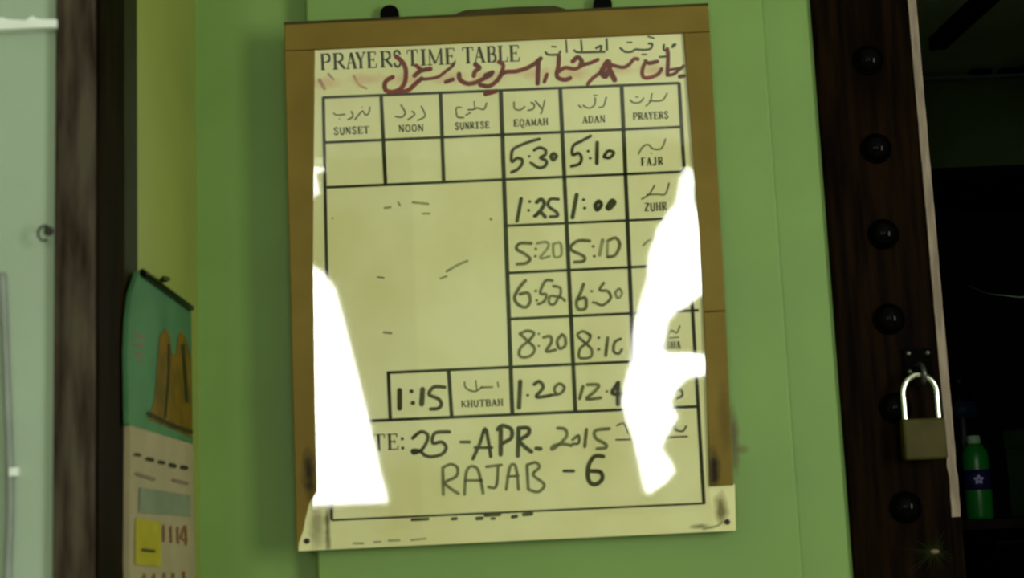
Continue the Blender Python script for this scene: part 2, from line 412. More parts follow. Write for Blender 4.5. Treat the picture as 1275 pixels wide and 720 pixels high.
# door post on the right of the timetable
rp = empty('trim_4', (PX0, (PY +0.0000), 0), kind='structure'); rp['label'] = 'near black wooden door post with a row of round studs'
box('post', PX0, PX1, (PY +0.0000), 0.10, 0, DOORTOP, 'darkwood', rp, bev=0.004)
Z_END = onY(1185, 644, (PY +0.0020)).z
zs = [DOORTOP - 0.02]
def edge_strip():
    vs_, fs = [], []
    rnd = random.Random(3); z = Z_END; rows = []
    while z < DOORTOP:
        j = rnd.uniform(-0.0003, 0.0003) * (5 if z < Z_END + 0.07 else 1)
        rows.append((z, j)); z += 0.012
    for z, j in rows:
        vs_ += [(PX1 - 0.0005 + j, (PY -0.0015), z), (PX2 + j * 0.7, (PY +0.0080), z), (PX2 + j * 0.7, 0.02, z), (PX1 - 0.0005 + j, (PY +0.0050), z)]
    for i in range(len(rows) - 1):
        a = i * 4
        for k in range(4): fs.append((a + k, a + (k + 1) % 4, a + 4 + (k + 1) % 4, a + 4 + k))
    fs.append((0, 1, 2, 3)); n = (len(rows) - 1) * 4; fs.append((n + 3, n + 2, n + 1, n))
    o = pyd('bare_edge', vs_, fs, 'bare', rp); o['label'] = 'pale bare wood along the edge of the post'
    box('dark_edge', PX1 - 0.003, PX2, (PY +0.0080), 0.02, 0, Z_END, 'darkwood', rp)
edge_strip()
box('lintel', PX0, 1.36, -0.03, 0.10, DOORTOP, DOORTOP + 0.1, 'darkwood', rp)
box('far_post', 1.24, 1.36, -0.03, 0.10, 0, DOORTOP, 'darkwood', rp)
SP = [(1082, 74), (1092, 184), (1101, 291), (1108, 397), (1116, 508), (1129, 632)]
for x, y in SP:
    p = onY(x, y, (PY -0.0050))
    lathe('stud', [(0.019, 0.0), (0.019, 0.002), (0.016, 0.003), (0.0155, 0.006), (0.0125, 0.0105), (0.007, 0.0135), (0.002, 0.0145)], (p.x, (PY +0.0000), p.z), 'black', rp, axis='Y')

# ------------------------------------------------------------------ timetable board
YB = -0.052
bc = onY(640, 680, YB)
board = empty('prayer_timetable_board', (bc.x, -0.04, bc.z), 'brown framed prayer timetable board with laminated cream sheet on green wall', 'notice board')
prism('backing_board', xz([(355, 32), (881, 8), (914.5, 660.5), (372, 685)], YB), YB, PAN, 'backing', board)
add_spots(M['rail'], [((onY(386, 590, YB).x, YB, onY(386, 590, YB).z), (0.012, 0.05, 0.04), 0.95), ((onY(889, 588, YB).x, YB, onY(889, 588, YB).z), (0.010, 0.05, 0.035), 0.97), ((onY(902, 520, YB).x, YB, onY(902, 520, YB).z), (0.012, 0.05, 0.06), 0.35)], (0.012, 0.008, 0.004))
def rail(pts, name='frame_rail'):
    return prism(name, xz(pts, YB - 0.005), YB - 0.005, YB + 0.001, 'rail', board, bev=0.0015)
rail([(354, 30.5), (882, 6.5), (884, 39), (354, 63)])
prism('top_edge', xz([(353.5, 27.5), (882, 3.8), (882, 8), (353.5, 32)], YB - 0.003), YB - 0.003, PAN - 0.001, 'backing', board)
rail([(354, 63.4), (391.5, 62), (390, 200), (389, 340), (391, 500), (394, 612), (383, 628), (377, 660), (369, 684)])
rail([(851, 41), (884, 39.4), (903.5, 387), (876, 388.2), (872, 300), (864, 200)])
rail([(876, 388.8), (903.5, 387.6), (913.5, 604), (884, 606), (881, 500)])
sheet_poly = [(389, 60), (853, 38), (864, 200), (874, 300), (879, 460), (883, 604), (915, 603), (916.5, 661), (371.5, 686.5), (373, 662), (379, 634), (390, 619), (393, 600), (389, 500), (387.5, 340), (388.5, 200)]
sheet = prism('timetable_sheet', xz(sheet_poly, YB - 0.0007), YB - 0.0007, YB + 0.0004, 'sheet', board)
def sp(x, y): q = onY(x, y, YB); return (q.x, YB, q.z)
add_spots(M['sheet'], [(sp(x_, y_), (0.030, 0.05, 0.011), 0.75) for x_, y_ in ((405, 104), (455, 100), (505, 99), (560, 98), (610, 96), (665, 92), (715, 92), (765, 88), (815, 86))], (0.72, 0.50, 0.26))
add_spots(M['sheet'], [(sp(394, 655), (0.014, 0.05, 0.034), 0.6), (sp(408, 655), (0.005, 0.05, 0.045), 0.95), (sp(897, 632), (0.011, 0.05, 0.028), 0.85), (sp(870, 656), (0.02, 0.05, 0.004), 0.8)], (0.10, 0.075, 0.02))
INK_Y = YB - 0.0011
ip = lambda x, y: onY(x, y, INK_Y)
ip2 = lambda x, y: onY(x, y, INK_Y - 0.0003)
# ruled lines of the table
RULES = [((402, 121.5), (846, 103.5), 3.4), ((404, 177.5), (850, 158), 3.4), ((406, 233.5), (857, 213.5), 3.4), ((629, 281.3), (862, 271), 3.2), ((632, 340), (867, 329), 3.4),
         ((634, 397.3), (870, 386.5), 3.4), ((482, 464.3), (873, 446.5), 3.6), ((410, 526.5), (869, 506.3), 3.8), ((413, 648), (877, 627), 2.6),
         ((402.5, 121), (413, 648), 4.0), ((474.5, 118.5), (480, 230), 4.6), ((548.5, 115.5), (552.5, 227), 4.6), ((623.5, 112.5), (638, 517.5), 5.2), ((697.5, 109.5), (716.5, 513.5), 5.0),
         ((774, 106.5), (791.5, 510), 5.0), ((845.5, 103), (876.5, 628), 4.4), ((483.5, 463), (486, 523), 4.4), ((558.5, 459.5), (562.5, 519.5), 4.6)]
for a, b, wd in RULES:
    strokes('table_rule', [([a, b], wd)], 'ink', sheet, ip, rnd=False)

# serif capitals: each glyph is strokes in a unit box (x right, y down, thick/thin)
T, t_ = 0.20, 0.075
GL = {
 'P': [([(.22, 0), (.22, 1)], T), ([(.05, .03), (.6, .03)], t_), ([(.6, .04), (.82, .12), (.82, .42), (.6, .52)], T * .8), ([(.3, .53), (.6, .53)], t_), ([(.05, .97), (.42, .97)], t_)],
 'R': [([(.22, 0), (.22, 1)], T), ([(.05, .03), (.55, .03)], t_), ([(.55, .04), (.74, .13), (.74, .4), (.55, .5)], T * .75), ([(.3, .51), (.55, .51)], t_), ([(.46, .52), (.9, .97)], T * .9), ([(.05, .97), (.4, .97)], t_)],
 'A': [([(.46, 0), (.14, .97)], t_), ([(.48, .02), (.82, .97)], T), ([(.25, .64), (.68, .64)], t_), ([(0, .97), (.3, .97)], t_), ([(.62, .97), (1, .97)], t_)],
 'Y': [([(.15, .03), (.5, .52)], T), ([(.86, .03), (.52, .52)], t_), ([(.5, .5), (.5, .98)], T), ([(0, .03), (.34, .03)], t_), ([(.68, .03), (1, .03)], t_), ([(.32, .97), (.68, .97)], t_)],
 'E': [([(.24, 0), (.24, 1)], T), ([(.05, .03), (.85, .03)], t_), ([(.85, .03), (.85, .22)], t_), ([(.3, .49), (.66, .49)], t_), ([(.66, .38), (.66, .6)], t_), ([(.05, .97), (.9, .97)], t_), ([(.92, .75), (.9, .97)], t_)],
 'S': [([(.82, .26), (.66, .05), (.35, .04), (.2, .24), (.5, .48), (.8, .7), (.68, .94), (.36, .97), (.14, .74)], T * .75)],
 'T': [([(.5, 0), (.5, 1)], T), ([(.04, .03), (.96, .03)], t_), ([(.05, .03), (.05, .24)], t_), ([(.95, .03), (.95, .24)], t_), ([(.3, .97), (.7, .97)], t_)],
 'I': [([(.5, 0), (.5, 1)], T), ([(.1, .03), (.9, .03)], t_), ([(.1, .97), (.9, .97)], t_)],
 'M': [([(.16, .02), (.16, .98)], t_), ([(.16, .02), (.48, .9)], T * .8), ([(.84, .02), (.5, .9)], t_), ([(.84, 0), (.84, 1)], T * .8), ([(.02, .97), (.3, .97)], t_), ([(.68, .97), (1, .97)], t_)],
 'B': [([(.22, 0), (.22, 1)], T), ([(.05, .03), (.6, .03)], t_), ([(.6, .04), (.76, .14), (.74, .38), (.58, .47)], T * .75), ([(.3, .48), (.6, .48)], t_), ([(.6, .49), (.84, .6), (.82, .88), (.6, .96)], T * .8), ([(.05, .97), (.62, .97)], t_)],
 'L': [([(.26, 0), (.26, 1)], T), ([(.05, .03), (.5, .03)], t_), ([(.05, .97), (.92, .97)], t_), ([(.94, .7), (.91, .97)], t_)],
 'U': [([(.2, 0), (.2, .7), (.4, .97), (.65, .95), (.8, .7), (.8, 0)], T * .8)],
 'N': [([(.18, 1), (.18, 0)], t_ * 1.4), ([(.15, 0), (.83, 1)], T * .9), ([(.83, 1), (.83, 0)], t_ * 1.4), ([(0, .03), (.25, .03)], t_), ([(.65, .03), (1, .03)], t_)],
 'O': [([(.5, .02), (.2, .2), (.16, .5), (.2, .8), (.5, .98), (.8, .8), (.84, .5), (.8, .2), (.5, .02)], T * .7)],
 'Q': [([(.5, .02), (.2, .2), (.16, .5), (.2, .8), (.5, .98), (.8, .8), (.84, .5), (.8, .2), (.5, .02)], T * .7), ([(.45, .95), (.6, 1.25), (.95, 1.25)], T * .7)],
 'D': [([(.22, 0), (.22, 1)], T), ([(.05, .03), (.5, .03), (.8, .2), (.84, .5), (.8, .8), (.5, .97), (.05, .97)], T * .6)],
 'H': [([(.2, 0), (.2, 1)], T * .85), ([(.8, 0), (.8, 1)], T * .85), ([(.2, .5), (.8, .5)], t_), ([(.03, .03), (.37, .03)], t_), ([(.63, .03), (.97, .03)], t_), ([(.03, .97), (.37, .97)], t_), ([(.63, .97), (.97, .97)], t_)],
 'K': [([(.2, 0), (.2, 1)], T * .85), ([(.85, .03), (.3, .55)], t_), ([(.4, .45), (.88, .97)], T * .85)],
 'F': [([(.24, 0), (.24, 1)], T), ([(.05, .03), (.88, .03)], t_), ([(.3, .49), (.68, .49)], t_), ([(.05, .97), (.45, .97)], t_)],
 'J': [([(.62, 0), (.62, .75), (.4, 1), (.15, .85)], T * .9), ([(.4, .03), (.85, .03)], t_)],
 'Z': [([(.1, .04), (.9, .04)], t_ * 1.4), ([(.85, .04), (.15, .96)], T * .9), ([(.1, .96), (.92, .96)], t_ * 1.4)],
 'G': [([(.84, .25), (.6, .03), (.25, .15), (.16, .5), (.25, .85), (.6, .97), (.82, .82), (.82, .55)], T * .75), ([(.6, .55), (.95, .55)], t_)],
 ':': [([(.5, .24), (.5, .42)], .2), ([(.5, .82), (.5, 1)], .2)],
}
def letters(name, text, boxes, base, slope, h, m='ink', bold=1.0):
    """boxes: (x0,x1) of each letter; base: baseline y at first box; slope of the line"""
    x00 = boxes[0][0]; L = []
    for ch, (x0, x1) in zip(text, boxes):
        if ch == ' ': continue
        for pts, wd in GL[ch]:
            q = []
            for u, v in pts:
                x = x0 + u * (x1 - x0); q.append((x - 0.04 * h * (1 - v), base + (x - x00) * slope - h * (1 - v)))
            L.append((q, max(0.9, wd * h * 0.85 * bold)))
    return strokes(name, L, m, sheet, ip, rnd=False)
letters('printed_title', 'PRAYERS', [(399, 413), (414, 431), (431, 445), (443, 456), (457, 470), (473, 490), (489, 501)], 87.5, -0.0425, 20.5)
letters('printed_title', 'TIME', [(507, 521), (523, 532), (532, 553), (554, 568)], 82.6, -0.0425, 20.5)
letters('printed_title', 'TABLE', [(576, 590), (590, 605), (606, 619), (620, 633), (634, 648)], 79.4, -0.0425, 20.5)
def word(text, x0, x1, base, h, m='marker', bold=1.35):
    n = len(text); wd = (x1 - x0) / n
    letters('printed_word', text, [(x0 + i * wd + .3, x0 + (i + 1) * wd - .3) for i in range(n)], base, -0.043, h, m, bold)
word('SUNSET', 415, 460, 168, 9)
word('NOON', 496, 528, 164.5, 8.5)
word('SUNRISE', 566, 610, 161.5, 8.5)
word('EQAMAH', 639, 683, 157.5, 8.5)
word('ADAN', 725, 754, 153.5, 8.5)
word('PRAYERS', 788, 833, 149.5, 9)
word('FAJR', 798, 826, 206.5, 10)
word('ZUHR', 802, 831, 263, 10)
word('ASR', 812, 834, 320, 9)
word('MAGHRIB', 800, 846, 377, 9)
word('ISHA', 823, 848, 435, 9)
word('KHUTBAH', 574, 627, 507.5, 8.5)
letters('printed_word', 'DATE:', [(432, 447), (447, 464), (464, 480), (482, 497), (498, 505)], 562, -0.03, 20, 'ink')

# hand written and Arabic strokes: traced in small crops (origin, scale)
def crop(x0, y0, s):
    return lambda pts: [(x0 + x / s, y0 + y / s) for x, y in pts]
SINGLE = ('old_mark', 'red_smudge')
def hand(name, c, lst, m, place=ip2):
    if name == 'red_handwriting': lst = [(p, wd * 1.12) for p, wd in lst]
    if name in SINGLE:
        for p, wd in lst: strokes(name, [(c(p), wd)], m, sheet, place)
        return
    return strokes(name, [(c(p), wd) for p, wd in lst], m, sheet, place)
A = crop(385, 50, 9); B = crop(475, 50, 9); C = crop(560, 45, 9); D = crop(660, 40, 9.6); E = crop(760, 35, 9.6)
hand('red_handwriting', B, [([(165, 185), (230, 240), (270, 320), (272, 420), (250, 500), (190, 560), (110, 580), (50, 560), (35, 500), (60, 450), (125, 415)], 5),
    ([(200, 580), (300, 560), (380, 490), (450, 430)], 5), ([(370, 400), (440, 345), (550, 322)], 5), ([(440, 440), (540, 432), (640, 410), (720, 350), (790, 295), (812, 260)], 3.6), ([(390, 285), (440, 330)], 4.5)], 'red')
hand('red_handwriting', B, [([(720, 470), (800, 440)], 4.5), ([(870, 380), (880, 440), (950, 485), (1040, 480), (1130, 440), (1230, 385)], 5), ([(1050, 275), (1100, 310), (1050, 350), (1035, 400)], 5)], 'red')
hand('red_handwriting', C, [([(340, 545), (440, 560), (530, 500), (580, 430), (640, 400), (740, 395), (860, 360), (950, 310), (1020, 250)], 4.8), ([(400, 440), (480, 405)], 5), ([(400, 650), (520, 615)], 5),
    ([(550, 290), (600, 330), (570, 440)], 4.5), ([(995, 280), (990, 400), (985, 530)], 5), ([(1090, 430), (1060, 510)], 4.2)], 'red')
hand('red_handwriting', D, [([(345, 290), (340, 400), (320, 500), (340, 550), (420, 570), (480, 550)], 4.8), ([(350, 470), (420, 425), (540, 440), (640, 390), (720, 370), (810, 330)], 4.2), ([(510, 350), (570, 300), (620, 350), (600, 390)], 5)], 'red')
hand('red_handwriting', D, [([(690, 620), (740, 560), (820, 500), (880, 480)], 4), ([(860, 460), (930, 350), (950, 430), (900, 530), (850, 480)], 6), ([(960, 470), (1010, 570)], 6)], 'red')
hand('red_handwriting', E, [([(20, 440), (150, 470), (230, 430), (280, 370), (330, 370)], 4)], 'red')
hand('red_handwriting', E, [([(420, 395), (460, 420), (560, 400)], 4.5), ([(405, 430), (380, 520), (400, 590), (480, 590), (570, 550), (610, 490)], 4.2), ([(680, 250), (690, 350), (682, 560)], 4.4),
    ([(690, 565), (760, 550), (820, 500), (875, 455)], 3.6), ([(700, 500), (860, 475)], 3), ([(830, 580), (880, 572)], 4.4)], 'red')
hand('red_smudge', A, [([(115, 450), (170, 540)], 4.5), ([(500, 400), (560, 500), (640, 540)], 3), ([(215, 380), (270, 440)], 3)], 'pink', ip)
hand('printed_arabic', D, [([(185, 240), (220, 270), (340, 265), (360, 230)], 2.8), ([(260, 172), (310, 175)], 2), ([(430, 100), (440, 240)], 2.2), ([(530, 220), (570, 240), (700, 240), (890, 235)], 3), ([(610, 100), (620, 215)], 2.6),
    ([(790, 190), (850, 165), (840, 225)], 3), ([(915, 85), (920, 210)], 2.8)], 'marker', ip)
hand('printed_arabic', E, [([(120, 240), (180, 285), (260, 280), (300, 255), (400, 260), (480, 245), (500, 190), (460, 185)], 2.8), ([(200, 170), (255, 170)], 2), ([(380, 315), (430, 315)], 2), ([(450, 100), (520, 120)], 2),
    ([(640, 200), (640, 260), (690, 270), (690, 330), (590, 345)], 2.8), ([(740, 225), (780, 190), (750, 205)], 3.4)], 'marker', ip)
H6 = crop(400, 115, 10.28); H7 = crop(510, 110, 10.28); H8 = crop(620, 105, 10.28); H9 = crop(730, 100, 9.6)
hand('printed_arabic', H6, [([(160, 268), (200, 292), (300, 282)], 2), ([(385, 245), (405, 310), (340, 350)], 2), ([(430, 350), (490, 275), (530, 240), (570, 290), (610, 260), (622, 190)], 2), ([(230, 340)], 1.6), ([(520, 190)], 1.5)], 'marker2', ip)
hand('printed_arabic', H6, [([(950, 310), (1030, 318), (1075, 260), (1020, 165)], 2), ([(1165, 245), (1195, 285), (1110, 350)], 2), ([(1235, 360), (1330, 300), (1280, 180)], 2)], 'marker2', ip)
hand('printed_arabic', H7, [([(660, 245), (600, 250), (600, 330), (620, 370), (690, 375)], 2), ([(720, 345), (780, 310)], 1.8), ([(750, 275), (830, 268), (870, 250), (950, 270), (985, 190)], 2.2), ([(825, 170), (835, 260)], 1.6)], 'marker2', ip)
hand('printed_arabic', H8, [([(205, 230), (215, 310), (280, 330), (340, 290)], 2.2), ([(385, 335), (450, 315), (465, 260), (425, 235)], 2.2), ([(480, 215), (565, 320), (548, 375)], 2), ([(600, 205), (570, 320)], 1.8)], 'marker2', ip)
hand('printed_arabic', H9, [([(-35, 300), (0, 325), (50, 330), (100, 290), (105, 210)], 2), ([(150, 325), (205, 310), (238, 205)], 2), ([(90, 180), (130, 180)], 1.6), ([(-60, 330), (-90, 300)], 2)], 'marker2', ip)
hand('printed_arabic', H9, [([(525, 235), (565, 268), (640, 262), (685, 215)], 2), ([(715, 305), (765, 255), (785, 160)], 1.9), ([(755, 245), (850, 248), (920, 230), (965, 155)], 2), ([(590, 200), (620, 200)], 1.4)], 'marker2', ip)
K1 = crop(770, 160, 6)
hand('printed_arabic', K1, [([(150, 190), (180, 140), (220, 120), (260, 152), (320, 150), (352, 80)], 2), ([(245, 185)], 1.6)], 'marker2', ip)
hand('printed_arabic', K1, [([(175, 528), (230, 492), (270, 425)], 2), ([(215, 495), (290, 492), (350, 490), (378, 410)], 2.2)], 'marker2', ip)
K2 = crop(770, 270, 3.6)
hand('printed_arabic', K2, [([(110, 130), (130, 110), (165, 98)], 2), ([(170, 195), (190, 170), (220, 190), (250, 160)], 2), ([(180, 140), (240, 130), (262, 100)], 2)], 'marker2', ip)
hand('printed_arabic', K2, [([(125, 305), (190, 285), (215, 310)], 2), ([(225, 305), (262, 298)], 3), ([(215, 335), (262, 325)], 2)], 'marker2', ip)
hand('printed_arabic', K2, [([(225, 525), (240, 510), (262, 520), (275, 490)], 2), ([(215, 545), (270, 540)], 1.6)], 'marker2', ip)
K3 = crop(475, 450, 7.5)
hand('printed_arabic', K3, [([(775, 195), (790, 250), (870, 282), (940, 240)], 2.2), ([(880, 180), (890, 260)], 1.6), ([(930, 245), (1035, 240)], 2.2), ([(1085, 195), (1092, 240)], 1.8)], 'marker2', ip)
K4 = crop(760, 460, 7.2)
hand('printed_arabic', K4, [([(350, 255), (400, 225), (450, 215)], 3), ([(500, 245), (570, 205), (630, 180), (645, 235), (600, 260)], 2.6), ([(420, 100), (505, 95)], 2.4)], 'marker', ip)
hand('printed_arabic', K4, [([(60, 505), (120, 485), (155, 565)], 2.2), ([(290, 572), (330, 560), (355, 525)], 2.6), ([(480, 565), (560, 500), (590, 545), (650, 555), (680, 510)], 2.4), ([(50, 632), (190, 630)], 2), ([(480, 610), (690, 603)], 2)], 'marker', ip)
# times
G = crop(625, 160, 7.97)
hand('handwritten_time', G, [([(370, 105), (250, 140), (120, 200), (95, 260), (100, 330), (150, 295), (200, 310), (195, 360), (150, 410), (95, 435)], 3.8), ([(320, 215), (370, 190), (430, 210), (430, 260), (380, 290), (440, 320), (430, 370), (370, 390), (300, 350)], 3.8), ([(485, 280), (510, 250), (540, 275), (510, 312), (485, 280)], 4.4), ([(270, 275)], 3), ([(285, 340)], 3)], 'marker')
hand('handwritten_time', G, [([(880, 75), (800, 120), (710, 170), (700, 260), (760, 245), (790, 290), (770, 350), (690, 375)], 3.8), ([(855, 225)], 3.4), ([(875, 295)], 3.4), ([(945, 140), (942, 345)], 4.6), ([(1010, 280), (1055, 222), (1110, 240), (1070, 290), (1015, 285)], 3.8)], 'marker')
G = crop(625, 225, 7.97)
hand('handwritten_time', G, [([(192, 180), (150, 400)], 4.4), ([(275, 208)], 3.4), ([(265, 295)], 3.4), ([(345, 215), (390, 185), (420, 230), (380, 300), (320, 360), (380, 315), (430, 360)], 4.6), ([(560, 185), (480, 185), (460, 250), (540, 310), (550, 350), (480, 358)], 3.8)], 'marker')
hand('handwritten_time', G, [([(742, 140), (700, 365)], 5), ([(810, 190)], 3.6), ([(820, 272)], 3.8), ([(925, 245), (960, 205), (985, 240), (945, 290), (925, 250)], 5), ([(1045, 262), (1090, 198), (1118, 222), (1065, 278), (1045, 262)], 5)], 'marker')
G = crop(630, 280, 7.97)
hand('handwritten_time', G, [([(250, 185), (140, 185), (105, 240), (190, 290), (240, 340), (200, 380), (110, 390)], 3.8), ([(295, 240)], 3.4), ([(290, 312)], 3.2)], 'marker2')
hand('handwritten_time', G, [([(310, 185), (400, 172), (420, 220), (340, 330), (430, 315)], 3.2), ([(470, 190), (540, 182), (550, 300), (480, 315), (470, 190)], 3)], 'marker3')
hand('handwritten_time', G, [([(830, 160), (710, 160), (640, 240), (770, 310), (770, 360), (680, 370)], 3.9), ([(865, 215)], 3.4), ([(875, 312)], 3.6), ([(1010, 160), (1090, 130), (1130, 200), (1085, 300), (1010, 320)], 3.8)], 'marker2')
hand('handwritten_time', G, [([(960, 150), (930, 300)], 4), ([(1010, 160), (1005, 300)], 3)], 'marker3')
G = crop(630, 335, 7.97)
hand('handwritten_time', G, [([(195, 115), (130, 190), (85, 290), (130, 360), (200, 380), (240, 320), (220, 240), (140, 250)], 4), ([(295, 218)], 3.4), ([(305, 312)], 3.2), ([(460, 115), (390, 120), (340, 240), (400, 252), (380, 320), (320, 350)], 3.4)], 'marker2')
hand('handwritten_time', G, [([(470, 170), (540, 190), (530, 270), (440, 270), (430, 340), (480, 350), (530, 280), (585, 315)], 3.2)], 'marker2')
hand('handwritten_time', G, [([(770, 150), (740, 240), (700, 330), (720, 400), (790, 390), (790, 290), (730, 300)], 4), ([(850, 222)], 3.2), ([(865, 332)], 3.2), ([(970, 140), (930, 210), (1010, 220), (1040, 290), (960, 360), (890, 335)], 3.4)], 'marker2')
hand('handwritten_time', G, [([(1085, 235), (1125, 195), (1152, 245), (1112, 292), (1085, 240)], 3)], 'marker3')
G = crop(630, 395, 7.97)
hand('handwritten_time', G, [([(140, 165), (210, 135), (280, 160), (230, 230), (150, 300), (130, 370), (170, 400), (250, 380), (285, 310), (210, 230), (140, 165)], 3.6), ([(325, 165)], 3), ([(325, 285)], 3), ([(375, 200), (440, 190), (450, 250), (400, 340), (490, 325)], 3.8), ([(560, 172), (510, 230), (530, 310), (590, 280), (585, 195), (550, 175)], 3.6)], 'marker2')
hand('handwritten_time', G, [([(840, 180), (765, 140), (710, 180), (780, 250), (850, 320), (845, 390), (770, 410), (725, 390), (740, 310), (820, 240), (840, 180)], 3.4), ([(920, 205)], 3.4), ([(920, 318)], 3.6), ([(1010, 205), (990, 380)], 4), ([(1140, 215), (1080, 250), (1070, 340), (1120, 362), (1150, 320)], 3.4)], 'marker2')
G = crop(630, 450, 7.97)
hand('handwritten_time', G, [([(142, 200), (130, 460)], 5.2), ([(215, 337)], 3.4), ([(280, 230), (330, 200), (370, 260), (300, 350), (380, 350), (450, 335)], 4.2)], 'marker')
hand('handwritten_time', G, [([(450, 335), (540, 320), (580, 260), (530, 222), (480, 270), (500, 330)], 3.6)], 'marker2')
hand('handwritten_time', G, [([(765, 250), (730, 370)], 4), ([(810, 232), (920, 235), (880, 300), (800, 375), (940, 362)], 3.9), ([(1000, 300)], 3)], 'marker2')
hand('handwritten_time', G, [([(1112, 215), (1112, 425)], 5.6), ([(1105, 225), (1055, 318), (1170, 322)], 5), ([(1200, 280), (1240, 300), (1260, 350), (1220, 380)], 3.4)], 'marker')
G = crop(475, 450, 7.5)
hand('handwritten_time', G, [([(170, 270), (170, 440)], 6), ([(280, 280)], 5), ([(292, 390)], 5.4), ([(385, 262), (376, 400)], 6.2), ([(590, 242), (490, 240), (445, 310), (530, 350), (560, 400), (530, 440), (460, 446)], 4.4)], 'marker')
G = crop(450, 520, 7.2); Q = crop(580, 515, 6.55)
hand('handwritten_date', G, [([(460, 185), (530, 130), (590, 150), (590, 210), (540, 290), (470, 320), (460, 295), (520, 300), (560, 330)], 4.2), ([(790, 130), (660, 140), (640, 230), (720, 220), (760, 270), (720, 330), (620, 352), (560, 335)], 4.2)], 'marker')
hand('handwritten_date', G, [([(890, 220), (970, 220)], 3.6), ([(1000, 370), (1060, 240), (1110, 100), (1140, 220), (1160, 350)], 4.2), ([(1020, 270), (1170, 270)], 3.6)], 'marker')
hand('handwritten_date', Q, [([(285, 110), (285, 335)], 5.4), ([(260, 130), (300, 100), (370, 130), (370, 200), (300, 242)], 5)], 'marker')
hand('handwritten_date', Q, [([(430, 120), (425, 345)], 5.2), ([(430, 120), (510, 120), (510, 170), (440, 220), (480, 270), (535, 312)], 5), ([(575, 285), (610, 288)], 5)], 'marker')
hand('handwritten_date', Q, [([(750, 120), (810, 130), (820, 190), (740, 270), (700, 292), (720, 262), (800, 250), (860, 262)], 4), ([(870, 215), (920, 180), (920, 240), (870, 250)], 3.4), ([(985, 130), (970, 270)], 4), ([(1170, 125), (1060, 140), (1060, 200), (1140, 250), (1140, 280), (1070, 287)], 4)], 'marker2')
hand('handwritten_month', G, [([(730, 460), (735, 690)], 3.8), ([(730, 450), (800, 420), (860, 450), (850, 530), (750, 590), (870, 682)], 3.6)], 'marker2')
hand('handwritten_month', G, [([(925, 690), (940, 500), (980, 440), (1040, 460), (1070, 560), (1092, 680)], 3.6), ([(930, 565), (1080, 565)], 3.4)], 'marker2')
hand('handwritten_month', Q, [([(170, 435), (290, 420)], 3.6), ([(262, 430), (258, 540), (240, 605), (185, 600)], 3.6)], 'marker2')
hand('handwritten_month', Q, [([(330, 620), (360, 440), (400, 420), (420, 500), (430, 620)], 3.6), ([(340, 515), (430, 510)], 3.2)], 'marker2')
hand('handwritten_month', Q, [([(500, 430), (510, 620)], 3.6), ([(500, 420), (570, 400), (600, 440), (550, 500), (640, 580), (590, 640), (510, 620)], 3.6)], 'marker2')
hand('handwritten_month', Q, [([(800, 470), (880, 470)], 3.8), ([(1120, 350), (1050, 350), (1000, 430), (1000, 540), (1050, 580), (1110, 540), (1100, 480), (1015, 470)], 5.2)], 'marker')
# old marks on the blank part and along the bottom
hand('old_mark', crop(0, 0, 1), [([(479, 259), (486, 258)], 3), ([(496, 252), (498, 256)], 2.5), ([(514, 252), (533, 254)], 3), ([(526, 266), (535, 266)], 2.5), ([(611, 273)], 3.5)], 'marker3', ip)
hand('old_mark', crop(0, 0, 1), [([(556, 338), (570, 330), (582, 325)], 3), ([(478, 414), (487, 415)], 3), ([(548, 347), (556, 344)], 2.5), ([(414, 272)], 2.5), ([(470, 345), (478, 346)], 2)], 'marker3', ip)
hand('old_mark', crop(0, 0, 1), [([(513, 647.5), (533, 646.5)], 3.6), ([(563, 646.5), (568, 646)], 4), ([(594, 646), (600, 645.5)], 4.6), ([(604, 642), (622, 641)], 4), ([(612, 646), (616, 646)], 3), ([(638, 644), (643, 643)], 4.4), ([(652, 641), (662, 640)], 4.4)], 'marker', ip)
hand('old_mark', crop(0, 0, 1), [([(466, 675.5), (474, 675)], 2.4), ([(484, 673.5), (497, 673)], 3), ([(512, 673), (530, 671)], 2.4), ([(440, 677), (452, 677)], 2.4), ([(876, 659), (893, 655), (899, 650)], 2.6)], 'marker3', ip)
# laminate film over the sheet, very slightly wavy
def film():
    Lp = [(388.5, 60), (388, 200), (387.5, 340), (389, 500), (393, 600), (390, 620), (388, 650), (388, 686)]
    Rp = [(853, 38), (864, 200), (874, 300), (879, 460), (883, 604), (885, 625), (888, 640), (889, 662)]
    def along(P, v):
        k = v * (len(P) - 1); i = min(int(k), len(P) - 2); f = k - i
        return (P[i][0] + (P[i + 1][0] - P[i][0]) * f, P[i][1] + (P[i + 1][1] - P[i][1]) * f)
    n, mrows = 90, 110; vs_, fs = [], []
    import mathutils
    for j in range(mrows + 1):
        a = along(Lp, j / mrows); b = along(Rp, j / mrows)
        for i in range(n + 1):
            u = i / n; q = onY(a[0] + (b[0] - a[0]) * u, a[1] + (b[1] - a[1]) * u, FILM_Y)
            amp = 0.000005 + 0.000030 * max(0, (u - 0.7) / 0.3)
            dy = amp * mathutils.noise.noise(Vector((q.x * 32, q.z * 45, 3.3)))
            vs_.append((q.x, q.y + dy, q.z))
    for j in range(mrows):
        for i in range(n):
            k = j * (n + 1) + i; fs.append((k, k + 1, k + n + 2, k + n + 1))
    o = pyd('clear_film', vs_, fs, 'film', board, smooth=True)
film()
for x, y in ((382.5, 674), (905.5, 650)):
    p = onY(x, y, YB)
    lathe('nail', [(0.0032, 0.0), (0.0032, 0.0018), (0.002, 0.0028), (0.0004, 0.003)], (p.x, YB - 0.0006, p.z), 'nail', board, axis='Y', seg=14)
